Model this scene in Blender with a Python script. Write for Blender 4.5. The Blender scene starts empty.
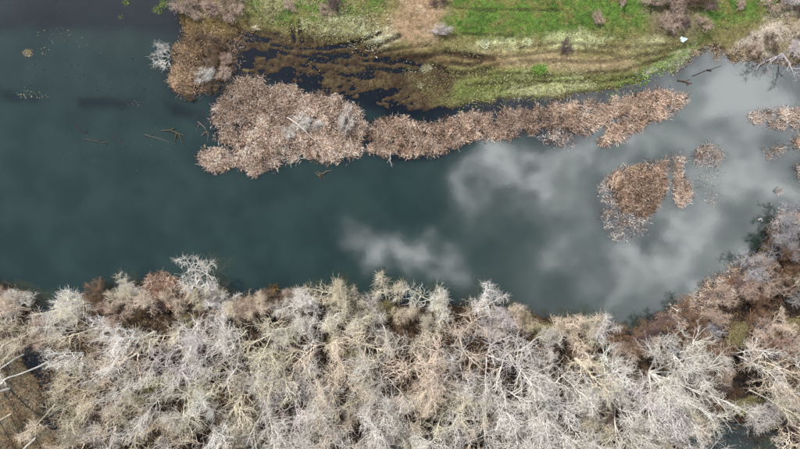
import bpy, math
import numpy as np

# ------------------------------------------------------------------ camera, sky, sun, exposure
scene = bpy.context.scene
COL = scene.collection
CAM_H = 100.0
cam_data = bpy.data.cameras.new('camera')
cam = bpy.data.objects.new('camera', cam_data)
COL.objects.link(cam)
cam.location = (0.0, 0.0, CAM_H)
cam.rotation_euler = (0.0, 0.0, 0.0)
cam_data.sensor_width = 36.0
cam_data.lens = 24.0
cam_data.clip_start = 0.5
cam_data.clip_end = 6000.0
scene.camera = cam

SUN_EL, SUN_AZ = math.radians(47.0), math.radians(322.0)    # azimuth clockwise from +Y
sun_data = bpy.data.lights.new('sun', 'SUN')
sun_data.energy = 5.0
sun_data.angle = math.radians(0.55)
sun_data.color = (1.0, 0.955, 0.89)
sun = bpy.data.objects.new('sun', sun_data)
COL.objects.link(sun)
sun.location = (-40, 60, 160)
sun.rotation_euler = (math.pi / 2 - SUN_EL, 0.0, -SUN_AZ + math.pi)

scene.view_settings.view_transform = 'Standard'
scene.view_settings.look = 'None'
scene.view_settings.gamma = 1.0
scene.view_settings.use_curve_mapping = False
scene.view_settings.exposure = 0.42
scene.render.engine = 'CYCLES'
scene.cycles.max_bounces = 5
scene.cycles.diffuse_bounces = 2
scene.cycles.glossy_bounces = 2

PXM = 150.0 / 800.0


def P(px, py):
    return ((px - 400.0) * PXM, (224.5 - py) * PXM)


def poly(pts):
    return np.array([P(*p) for p in pts])


def srgb(r, g, b):
    c = np.array([r, g, b], float) / 255.0
    return np.where(c <= 0.04045, c / 12.92, ((c + 0.055) / 1.055) ** 2.4)


# node helpers -------------------------------------------------------
class NT:
    def __init__(self, tree):
        self.t = tree

    def n(self, kind, **kw):
        nd = self.t.nodes.new(kind)
        for k, v in kw.items():
            if k.startswith('i_'):
                key = k[2:]
                nd.inputs[int(key) if key.isdigit() else key.replace('_', ' ')].default_value = v
            else:
                setattr(nd, k, v)
        return nd

    def l(self, a, b):
        self.t.links.new(a, b)

    def math(self, op, a, b=None, clamp=False):
        nd = self.t.nodes.new('ShaderNodeMath')
        nd.operation = op
        nd.use_clamp = clamp
        for i, v in enumerate((a, b)):
            if v is None:
                continue
            if isinstance(v, (int, float)):
                nd.inputs[i].default_value = v
            else:
                self.l(v, nd.inputs[i])
        return nd.outputs[0]

    def mapr(self, v, a, b, c=0.0, d=1.0, interp='SMOOTHSTEP'):
        nd = self.t.nodes.new('ShaderNodeMapRange')
        nd.interpolation_type = interp
        nd.clamp = True
        self.l(v, nd.inputs['Value'])
        for k, x in zip(('From Min', 'From Max', 'To Min', 'To Max'), (a, b, c, d)):
            nd.inputs[k].default_value = x
        return nd.outputs['Result']

    def mix(self, f, a, b, blend='MIX'):
        nd = self.t.nodes.new('ShaderNodeMix')
        nd.data_type = 'RGBA'
        nd.blend_type = blend
        for i, v in ((0, f), (6, a), (7, b)):
            if isinstance(v, (int, float)):
                nd.inputs[i].default_value = v
            elif isinstance(v, (tuple, list, np.ndarray)):
                nd.inputs[i].default_value = tuple(v)[:3] + (1.0,)
            else:
                self.l(v, nd.inputs[i])
        return nd.outputs[2]


# sky: clear blue with a broken deck of thin cloud over the right-hand side ------------
world = bpy.data.worlds.new('World')
scene.world = world
world.use_nodes = True
wt = world.node_tree
wt.nodes.clear()
W = NT(wt)
out = W.n('ShaderNodeOutputWorld')
bg = W.n('ShaderNodeBackground')
bg.inputs['Strength'].default_value = 0.06
sky = W.n('ShaderNodeTexSky', sky_type='NISHITA')
sky.sun_disc = False
sky.sun_elevation = SUN_EL
sky.sun_rotation = SUN_AZ
sky.altitude = 200.0
sky.air_density = 1.0
sky.dust_density = 0.6
tc = W.n('ShaderNodeTexCoord')
sep = W.n('ShaderNodeSeparateXYZ')
W.l(tc.outputs['Generated'], sep.inputs[0])
zc = W.math('MAXIMUM', sep.outputs['Z'], 0.08)
u = W.math('DIVIDE', sep.outputs['X'], zc)
v = W.math('DIVIDE', sep.outputs['Y'], zc)
uv = W.n('ShaderNodeCombineXYZ')
W.l(u, uv.inputs[0]); W.l(v, uv.inputs[1])
warpn = W.n('ShaderNodeTexNoise', i_Scale=9.0, i_Detail=5.0, i_Roughness=0.6)
W.l(uv.outputs[0], warpn.inputs['Vector'])
wsub = W.n('ShaderNodeVectorMath', operation='SUBTRACT')
W.l(warpn.outputs['Color'], wsub.inputs[0]); wsub.inputs[1].default_value = (0.5, 0.5, 0.5)
wsc = W.n('ShaderNodeVectorMath', operation='SCALE')
W.l(wsub.outputs[0], wsc.inputs[0]); wsc.inputs['Scale'].default_value = 0.2
uvw = W.n('ShaderNodeVectorMath', operation='ADD')
W.l(uv.outputs[0], uvw.inputs[0]); W.l(wsc.outputs[0], uvw.inputs[1])
FPX = 533.3
puffs = [(488, 163, 50, 1.15), (530, 180, 55, .4), (352, 236, 30, .55), (372, 246, 34, .5), (392, 252, 34, .35), (418, 258, 36, .5), (442, 266, 36, .5), (466, 266, 34, .3), (520, 215, 50, .25), (548, 165, 50, .4),
         (660, 250, 52, .95), (610, 278, 50, .5), (695, 222, 44, .7), (728, 172, 60, .55), (640, 125, 90, .4), (640, 205, 40, .4),
         (760, 100, 80, .5), (800, 160, 70, .4), (560, 262, 46, .4), (690, 300, 45, .55), (745, 262, 40, .6), (575, 215, 40, .35),
         (600, 155, 60, .4), (460, 205, 40, .45), (720, 75, 60, .4), (790, 190, 40, .4)]
acc = None
for (a, b, r, amp) in puffs:
    d = W.n('ShaderNodeVectorMath', operation='DISTANCE')
    W.l(uvw.outputs[0], d.inputs[0])
    d.inputs[1].default_value = ((a - 400) / FPX, (224.5 - b) / FPX, 0.0)
    f = W.mapr(d.outputs['Value'], r / FPX, 0.0, 0.0, amp)
    acc = f if acc is None else W.math('ADD', acc, f)
cn = W.n('ShaderNodeTexNoise', i_Scale=10.0, i_Detail=8.0, i_Roughness=0.62)
W.l(uvw.outputs[0], cn.inputs['Vector'])
wisp = W.mapr(cn.outputs['Fac'], 0.34, 0.64, 0.15, 1.75, 'LINEAR')
side = W.math('MULTIPLY', W.mapr(u, 0.0, 0.7, 0.0, 0.55), W.mapr(v, -0.4, -0.2, 0.15, 1.0))
deck = W.math('ADD', W.mapr(W.math('MULTIPLY', acc, wisp), 0.03, 1.25, 0.0, 1.0, 'SMOOTHSTEP'), W.math('MULTIPLY', side, W.mapr(cn.outputs['Fac'], 0.32, 0.68, 0.45, 1.3, 'LINEAR')))
big = W.n('ShaderNodeTexNoise', i_Scale=0.9, i_Detail=5.0, i_Roughness=0.5)
W.l(uv.outputs[0], big.inputs['Vector'])
faraway = W.math('MULTIPLY', W.mapr(big.outputs['Fac'], 0.52, 0.72, 0.0, 0.8),
                 W.mapr(W.math('ADD', W.math('ABSOLUTE', u), W.math('ABSOLUTE', v)), 1.0, 1.8))
mask = W.math('MULTIPLY', W.math('ADD', deck, faraway, True), W.mapr(sep.outputs['Z'], 0.02, 0.14))
skycol = W.mix(mask, sky.outputs[0], (40.0, 40.5, 42.0))
W.l(skycol, bg.inputs['Color'])
W.l(bg.outputs[0], out.inputs[0])

# ------------------------------------------------------------------ numeric helpers
rng = np.random.default_rng(11)


def sstep(x, a, b):
    t = np.clip((x - a) / (b - a), 0, 1)
    return t * t * (3 - 2 * t)


def _hash(ix, iy, s):
    h = (ix.astype(np.int64) * 374761393 + iy.astype(np.int64) * 668265263 + s * 1442695041) & 0xFFFFFFFF
    h = ((h ^ (h >> 13)) * 1274126177) & 0xFFFFFFFF
    h = (h ^ (h >> 16)) & 0xFFFFFFFF
    return h / 4294967295.0


def vnoise(x, y, s=0):
    ix, iy = np.floor(x), np.floor(y)
    fx, fy = x - ix, y - iy
    fx = fx * fx * fx * (fx * (fx * 6 - 15) + 10)
    fy = fy * fy * fy * (fy * (fy * 6 - 15) + 10)
    ix = ix.astype(np.int64); iy = iy.astype(np.int64)
    a, b = _hash(ix, iy, s), _hash(ix + 1, iy, s)
    c, d = _hash(ix, iy + 1, s), _hash(ix + 1, iy + 1, s)
    return (a + (b - a) * fx) * (1 - fy) + (c + (d - c) * fx) * fy


def fbm(x, y, wl, s=0, o=4, g=0.5):
    """0..1, wl = wavelength in metres"""
    t, am, tot = 0.0, 1.0, 0.0
    f = 1.0 / wl
    for k in range(o):
        ca, sa = math.cos(0.6 * k + s), math.sin(0.6 * k + s)
        t = t + am * vnoise((x * ca - y * sa) * f + 17.3 * k, (x * sa + y * ca) * f - 9.1 * k, s * 31 + k)
        tot += am
        am *= g
        f *= 2.03
    return t / tot


def sdist(x, y, pg):
    """signed distance to polygon, positive inside"""
    d2 = np.full(x.shape, 1e18)
    ins = np.zeros(x.shape, bool)
    n = len(pg)
    for i in range(n):
        ax, ay = pg[i]
        bx, by = pg[(i + 1) % n]
        ex, ey = bx - ax, by - ay
        t = np.clip(((x - ax) * ex + (y - ay) * ey) / (ex * ex + ey * ey + 1e-12), 0, 1)
        dx, dy = x - ax - t * ex, y - ay - t * ey
        d2 = np.minimum(d2, dx * dx + dy * dy)
        if ay != by:
            c = ((ay > y) != (by > y)) & (x < (bx - ax) * (y - ay) / (by - ay) + ax)
            ins ^= c
    d = np.sqrt(d2)
    return np.where(ins, d, -d)


def ldist(x, y, ln):
    d2 = np.full(x.shape, 1e18)
    for i in range(len(ln) - 1):
        ax, ay = ln[i]
        bx, by = ln[i + 1]
        ex, ey = bx - ax, by - ay
        t = np.clip(((x - ax) * ex + (y - ay) * ey) / (ex * ex + ey * ey + 1e-12), 0, 1)
        dx, dy = x - ax - t * ex, y - ay - t * ey
        d2 = np.minimum(d2, dx * dx + dy * dy)
    return np.sqrt(d2)


def make_mesh(name, verts, tris, cols=None, smooth=False):
    verts = np.asarray(verts, np.float32).reshape(-1, 3)
    tris = np.asarray(tris, np.int32).reshape(-1, 3)
    me = bpy.data.meshes.new(name)
    me.vertices.add(len(verts))
    me.vertices.foreach_set('co', verts.ravel())
    me.loops.add(len(tris) * 3)
    me.loops.foreach_set('vertex_index', tris.ravel())
    me.polygons.add(len(tris))
    me.polygons.foreach_set('loop_start', np.arange(0, len(tris) * 3, 3, dtype=np.int32))
    me.polygons.foreach_set('loop_total', np.full(len(tris), 3, np.int32))
    if smooth:
        me.polygons.foreach_set('use_smooth', np.ones(len(tris), bool))
    me.update(calc_edges=True)
    if cols is not None:
        at = me.color_attributes.new('Col', 'FLOAT_COLOR', 'POINT')
        c = np.ones((len(verts), 4), np.float32)
        c[:, :3] = np.asarray(cols).reshape(-1, 3)
        at.data.foreach_set('color', c.ravel())
    return me


def link(name, me, m=None, parent=None, loc=None):
    o = bpy.data.objects.new(name, me)
    COL.objects.link(o)
    if m is not None and me is not None and len(me.materials) == 0:
        me.materials.append(m)
    if parent is not None:
        o.parent = parent
    if loc is not None:
        o.location = loc
    return o


def tag(o, label=None, cat=None, group=None, kind=None):
    if label: o['label'] = label
    if cat: o['category'] = cat
    if group: o['group'] = group
    if kind: o['kind'] = kind
    return o


# ------------------------------------------------------------------ materials
def new_mat(name):
    m = bpy.data.materials.new(name)
    m.use_nodes = True
    m.node_tree.nodes.clear()
    return m, NT(m.node_tree)


def mat_vertex(name, rough=0.9, spec=0.15, fine=6.0, lo=0.72, hi=1.25, bump=0.0, bscale=9.0, trans=0.0):
    m, T = new_mat(name)
    o = T.n('ShaderNodeOutputMaterial')
    b = T.n('ShaderNodeBsdfPrincipled')
    b.inputs['Roughness'].default_value = rough
    b.inputs['Specular IOR Level'].default_value = spec
    at = T.n('ShaderNodeVertexColor', layer_name='Col')
    g = T.n('ShaderNodeNewGeometry')
    nz = T.n('ShaderNodeTexNoise', i_Scale=fine, i_Detail=5.0, i_Roughness=0.65)
    T.l(g.outputs['Position'], nz.inputs['Vector'])
    f = T.mapr(nz.outputs['Fac'], 0.25, 0.75, lo, hi, 'LINEAR')
    nzb = T.n('ShaderNodeTexNoise', i_Scale=fine * .3, i_Detail=6.0, i_Roughness=0.75)
    T.l(g.outputs['Position'], nzb.inputs['Vector'])
    f = T.math('MULTIPLY', f, T.mapr(nzb.outputs['Fac'], 0.3, 0.7, lo, hi + .15, 'LINEAR'))
    cc = T.n('ShaderNodeVectorMath', operation='SCALE')
    T.l(at.outputs['Color'], cc.inputs[0]); T.l(f, cc.inputs['Scale'])
    T.l(cc.outputs[0], b.inputs['Base Color'])
    if bump > 0:
        n2 = T.n('ShaderNodeTexNoise', i_Scale=bscale, i_Detail=6.0, i_Roughness=0.7)
        T.l(g.outputs['Position'], n2.inputs['Vector'])
        bp = T.n('ShaderNodeBump', i_Strength=bump, i_Distance=0.25)
        T.l(n2.outputs['Fac'], bp.inputs['Height'])
        T.l(bp.outputs[0], b.inputs['Normal'])
    sh = b.outputs[0]
    if trans > 0:
        tr = T.n('ShaderNodeBsdfTranslucent')
        T.l(cc.outputs[0], tr.inputs['Color'])
        mx = T.n('ShaderNodeMixShader'); mx.inputs[0].default_value = trans
        T.l(sh, mx.inputs[1]); T.l(tr.outputs[0], mx.inputs[2])
        sh = mx.outputs[0]
    T.l(sh, o.inputs[0])
    return m


def mat_bark(name, tip=1.0):
    """bark whose colour is each tree's own object colour, mottled along the branch"""
    m, T = new_mat(name)
    o = T.n('ShaderNodeOutputMaterial')
    b = T.n('ShaderNodeBsdfPrincipled')
    b.inputs['Roughness'].default_value = 0.85
    b.inputs['Specular IOR Level'].default_value = 0.2
    oi = T.n('ShaderNodeObjectInfo')
    g = T.n('ShaderNodeTexCoord')
    nz = T.n('ShaderNodeTexNoise', i_Scale=1.6, i_Detail=5.0, i_Roughness=0.7)
    T.l(g.outputs['Object'], nz.inputs['Vector'])
    f = T.mapr(nz.outputs['Fac'], 0.3, 0.7, 0.68, 1.22, 'LINEAR')
    cc = T.n('ShaderNodeVectorMath', operation='SCALE')
    T.l(oi.outputs['Color'], cc.inputs[0]); T.l(f, cc.inputs['Scale'])
    lich = T.n('ShaderNodeTexNoise', i_Scale=0.55, i_Detail=3.0)
    T.l(g.outputs['Object'], lich.inputs['Vector'])
    lf = T.mapr(lich.outputs['Fac'], 0.5, 0.68, 0.0, 0.35)
    c2 = T.mix(lf, cc.outputs[0], tuple(srgb(176, 162, 130)))
    T.l(c2, b.inputs['Base Color'])
    T.l(b.outputs[0], o.inputs[0])
    return m


M_GROUND = mat_vertex('soil_and_turf', 0.95, 0.1, 4.5, 0.45, 1.45, 1.0, 4.0)
M_REED = mat_vertex('dry_reed', 0.8, 0.2, 8.0, 0.8, 1.2, trans=0.15)
M_GRASS = mat_vertex('grass_blade', 0.75, 0.25, 8.0, 0.8, 1.2, trans=0.2)
M_WOOD = mat_vertex('weathered_wood', 0.85, 0.2, 12.0, 0.65, 1.25)
M_BARK = mat_bark('pale_bark')

# ------------------------------------------------------------------ outlines of the place (read off the photo at water level)
SOUTH = poly([(-3000, 262), (-300, 268), (-60, 276), (0, 285), (20, 295), (43, 313), (60, 325), (70, 318), (86, 298),
              (110, 290), (150, 285), (200, 293), (250, 298), (300, 300), (350, 300), (385, 303), (410, 307), (440, 308),
              (480, 309), (520, 313), (560, 320), (600, 328), (625, 337), (640, 333), (655, 322), (690, 303), (712, 288),
              (730, 274), (750, 262), (766, 246), (773, 226), (788, 215), (830, 205), (960, 190), (1300, 170), (3000, 120),
              (3000, 4000), (-3000, 4000)])
NORTH = poly([(-3000, -60), (-200, -40), (0, -25), (160, -22), (176, -8), (182, 18), (184, 40), (176, 52), (173, 70), (175, 90),
              (192, 94), (210, 90), (222, 82), (232, 66), (226, 50), (232, 38), (250, 34), (280, 40), (300, 60), (330, 72), (370, 84),
              (400, 90), (425, 100), (450, 106), (500, 101), (560, 97), (600, 91), (640, 81), (660, 75), (680, 66),
              (692, 56), (704, 50), (712, 49), (716, 60), (722, 51), (733, 60), (745, 57), (770, 61), (800, 64),
              (900, 66), (1200, 40), (3000, 0), (3000, -4000), (-3000, -4000)])
MARSH = poly([(232, 36), (262, 28), (300, 34), (350, 40), (400, 52), (450, 64), (462, 80), (450, 100), (425, 112), (390, 116),
              (350, 104), (310, 92), (270, 84), (240, 74), (228, 56)])
POOL = poly([(682, 432), (715, 423), (755, 424), (790, 434), (790, 470), (690, 470)])
GULLY = poly([(18, 352), (36, 343), (54, 350), (54, 378), (62, 405), (58, 432), (40, 428), (42, 400), (34, 378), (22, 366)])

SPITPOOL = poly([(196, 58), (208, 56), (216, 68), (216, 82), (208, 90), (201, 86), (206, 74)])
SPITPOOL2 = poly([(192, 94), (206, 90), (222, 88), (226, 96), (214, 104), (196, 102)])
RUTS = [([(293, 24), (294, 43)], .35, 1), ([(300, 24), (302, 42)], .35, 1),
        ([(318, 49), (345, 46), (380, 36)], .35, 1), ([(338, 47), (362, 43), (380, 34)], .4, 1),
        ([(368, 49), (385, 44), (400, 38)], .45, 1), ([(272, 45), (300, 49), (330, 50)], .3, 1),
        ([(378, 58), (400, 60), (425, 58), (445, 54), (470, 58), (492, 60)], .7, 1),
        ([(445, 54), (465, 56), (485, 60)], .35, 1), ([(433, 65), (448, 73), (462, 75), (478, 73), (494, 69)], .4, 1),
        ([(452, 64), (468, 67), (480, 64)], .4, 1), ([(470, 60), (520, 58), (560, 52), (600, 54), (640, 62)], .3, .5),
        ([(490, 66), (540, 63), (600, 64), (650, 56), (700, 44)], .4, .5), ([(458, 11), (500, 12), (560, 12)], .25, .7),
        ([(458, 35), (500, 37), (512, 38)], .25, .7), ([(500, 92), (540, 84), (600, 78)], .25, .5),
        ([(330, 58), (360, 60), (400, 64), (430, 66)], .4, .6), ([(300, 66), (340, 74), (380, 78)], .4, .6)]
RUTS += [([(500, 79), (560, 77), (620, 72), (672, 56)], .3, .6), ([(470, 86), (530, 82), (600, 83), (640, 76)], .3, .6), ([(440, 80), (490, 76), (540, 74)], .3, .7),
         ([(310, 54), (350, 56), (400, 50), (430, 47)], .3, .8), ([(280, 52), (330, 62), (390, 70), (440, 70)], .4, .8), ([(520, 50), (560, 44), (620, 50), (670, 46)], .3, .6)]
RUTS = [([P(*q) for q in l], w, k) for l, w, k in RUTS]


def height(x, y):
    wob = (fbm(x, y, 3.2, 5, 3) - 0.5) * 1.9
    sn = sdist(x, y, NORTH) + wob
    ss = sdist(x, y, SOUTH) + wob
    s = np.maximum(sn, ss)
    h = np.where(s > 0, np.minimum(0.95, 0.2 * s), np.maximum(-1.5, 0.2 * s))
    # shallow top-left bay and the reed shelf
    bay = sstep(y, P(0, 48)[1], P(0, 22)[1]) * sstep(x, P(196, 0)[0], P(170, 0)[0])
    h = np.where(s < 0, h + bay * (np.maximum(h, -0.16 - 0.25 * fbm(x, y, 7, 8, 3)) - h), h)
    ridge = sstep(ldist(x, y + wob * .8, [P(-80, 88), P(0, 94), P(60, 100), P(110, 104), P(150, 104), P(200, 118)]), 2.2, .3) * sstep(fbm(x, y, 6, 23, 3), .3, .62)
    h = np.where(s < 0, h + ridge * (np.maximum(h, -.22 - .2 * fbm(x, y, 3, 9, 3)) - h), h)
    for pg, dep in REED_SHELF:
        w = sstep(sdist(x, y, pg), -1.6, 0.6)
        tgt = (fbm(x, y, 1.6, 21, 3) - 0.62) * 0.5 + dep
        h = np.where(h < tgt, h + w * (tgt - h), h)
    # marsh: hummocks barely above water
    wm = sstep(sdist(x, y, MARSH) + wob * .6, -0.8, 1.6)
    lowside = sstep(fbm(x * .45, y, 3.0, 33, 2), .2, .8)
    axis = sstep(ldist(x, y, [P(238, 52), P(265, 66), P(300, 86), P(345, 98), P(400, 104)]), 5.0, 0.5)
    yb = y - .006 * (x - P(340, 0)[0]) ** 2 - .12 * (x - P(340, 0)[0])
    hm = (.55 * fbm(x * .3, yb, 1.5, 40, 5, .75) + .45 * fbm(x * .8, y, 1.5, 41, 4, .85) - 0.425) * 1.1 - 0.13 * axis + 0.0 + 0.03 * lowside + \
        0.2 * sstep(x, P(380, 0)[0], P(455, 0)[0])
    h = h + wm * (np.clip(hm, -0.3, 0.35) - h)
    for pg, dep in ((POOL, -.5), (GULLY, -.35), (SPITPOOL, -.3), (SPITPOOL2, -.3)):
        w = sstep(sdist(x, y, pg) + wob * .7, -1.0, 1.0)
        h = h + w * (dep - h)
    # ground relief
    land = sstep(h, 0.05, 0.5)
    h = h + land * ((fbm(x, y, 9, 51, 4) - .5) * 0.5 + (fbm(x, y, 1.3, 57, 3) - .5) * 0.24)
    # wheel ruts
    jx = (fbm(x, y, 2.0, 61, 2) - .5) * .5
    for ln, wd, k in RUTS:
        d = ldist(x, y + jx, ln)
        h = h - k * 0.22 * sstep(d, wd * 1.4, wd * .3) + k * 0.07 * sstep(np.abs(d - wd * 1.9), wd * .7, 0)
    return h


# reed beds: outline, colours, blade height, density
RB = {
    'west': [(222, 94), (228, 82), (242, 80), (258, 77), (268, 90), (285, 84), (300, 90), (318, 96), (340, 100), (355, 108), (364, 118),
             (363, 138), (358, 154), (345, 159), (325, 161), (310, 157), (296, 161), (283, 159), (275, 167), (262, 167),
             (256, 175), (248, 171), (236, 164), (233, 157), (240, 150), (226, 145), (213, 131), (213, 112)],
    'west_tuft': [(198, 156), (206, 150), (218, 148), (228, 152), (232, 162), (226, 170), (214, 172), (204, 168)],
    'islet': [(172, 56), (178, 46), (186, 48), (193, 58), (206, 72), (207, 84), (198, 92), (186, 92), (175, 89), (171, 78)],
    'strip': [(366, 122), (385, 119), (405, 119), (420, 123), (436, 125), (455, 117), (480, 113), (520, 111), (560, 107), (590, 103),
              (620, 99), (640, 93), (655, 91), (672, 92), (684, 95), (685, 100), (676, 108), (665, 117), (650, 124), (630, 133),
              (614, 144), (602, 146), (597, 142), (607, 132), (610, 126), (600, 124), (590, 134), (580, 132), (560, 128), (535, 130),
              (520, 135), (505, 138), (490, 137), (470, 141), (455, 145), (440, 150), (420, 154), (405, 156), (390, 155),
              (375, 154), (367, 150)],
    'strip_pale': [(537, 131), (560, 129), (582, 134), (586, 140), (575, 146), (560, 147), (545, 143), (536, 137)],
    'strip_fringe': [(386, 155), (405, 156), (440, 150), (456, 146), (450, 152), (425, 159), (405, 161), (390, 160)],
    'island': [(616, 172), (630, 167), (645, 164), (660, 163), (668, 161), (666, 175), (664, 190), (660, 200), (657, 214), (648, 216),
               (632, 212), (620, 208), (613, 195), (609, 182)],
    'island_pale': [(603, 180), (609, 174), (613, 190), (618, 207), (632, 212), (650, 216), (648, 232), (632, 239), (614, 238), (606, 228),
                    (597, 212), (595, 199)],
    'column': [(672, 158), (680, 154), (685, 160), (684, 176), (690, 188), (690, 202), (683, 208), (675, 206), (673, 192), (675, 180), (672, 168)],
    'ring': [(692, 156), (698, 149), (708, 144), (716, 147), (724, 152), (725, 163), (714, 166), (702, 165), (694, 162)],
    'ring_sparse': [(690, 164), (704, 166), (722, 166), (728, 176), (722, 184), (712, 182), (706, 188), (718, 196), (714, 203), (702, 196), (692, 186), (686, 176)],
    'north_east': [(746, 116), (758, 110), (780, 108), (800, 110), (830, 112), (830, 126), (800, 128), (785, 131), (770, 128), (755, 124)],
    'east_small': [(765, 151), (772, 145), (788, 143), (786, 151), (778, 157), (771, 162), (766, 158)],
    'east_edge': [(792, 139), (802, 133), (815, 136), (812, 147), (796, 147)],
    'east_edge_low': [(791, 168), (800, 162), (818, 164), (812, 179), (796, 176)],
    'east_bank': [(772, 222), (782, 214), (800, 211), (830, 208), (830, 236), (800, 236), (778, 236)],
    'east_shore': [(655, 318), (676, 306), (690, 292), (704, 284), (716, 274), (730, 268), (748, 262), (752, 274), (735, 290), (715, 304), (700, 318), (670, 330)],
    'east_sparse': [(718, 262), (736, 250), (750, 252), (760, 262), (748, 266), (732, 268), (720, 272)],
    'south_pink': [(146, 287), (150, 276), (163, 274), (180, 282), (196, 292), (188, 304), (165, 308), (148, 300)],
    'bank_pale_a': [(610, 93), (640, 83), (660, 72), (680, 58), (700, 50), (703, 56), (690, 66), (670, 76), (650, 84), (620, 94)],
    'channel': [(390, 104), (450, 108), (500, 102), (560, 98), (610, 93), (650, 84), (664, 86), (600, 103), (520, 111), (455, 117), (430, 124), (390, 118)],
    'bank_pale_c': [(470, 105), (500, 99), (540, 96), (580, 92), (612, 88), (640, 80), (641, 84), (612, 94), (580, 99), (540, 101), (500, 104), (475, 109)],
    'bank_edge': [(690, 60), (704, 52), (713, 51), (716, 63), (722, 53), (734, 62), (746, 60), (770, 63), (800, 66), (815, 67), (815, 61), (770, 57), (745, 53), (734, 55), (722, 46), (714, 44), (704, 46), (690, 53)],
    'bank_pale_b': [(716, 50), (740, 42), (760, 28), (775, 14), (790, 20), (785, 38), (800, 52), (800, 62), (770, 60), (745, 57), (730, 58)],
}
RB = {k: poly(v) for k, v in RB.items()}
REED_SHELF = [(RB[k], d) for k, d in (('west', -.02), ('west_tuft', -.08), ('strip', -.02), ('strip_pale', -.2), ('strip_fringe', -.15),
                                      ('island', -.05), ('island_pale', -.22), ('column', -.12), ('ring', -.15),
                                      ('channel', -.12), ('north_east', -.08), ('east_small', -.12), ('east_edge', -.1), ('east_edge_low', -.1))]

# ------------------------------------------------------------------ ground
def axis(lo, hi, step, far):
    core = np.arange(lo, hi + step * .5, step)
    k = [step]
    while sum(k) < far:
        k.append(k[-1] * 1.35)
    e = np.cumsum(k)
    return np.concatenate([(lo - e)[::-1], core, hi + e])


gx, gy = axis(-80, 80, 0.26, 2200), axis(-47, 47, 0.26, 2200)
GX, GY = np.meshgrid(gx, gy)
GZ = height(GX, GY)


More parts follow.
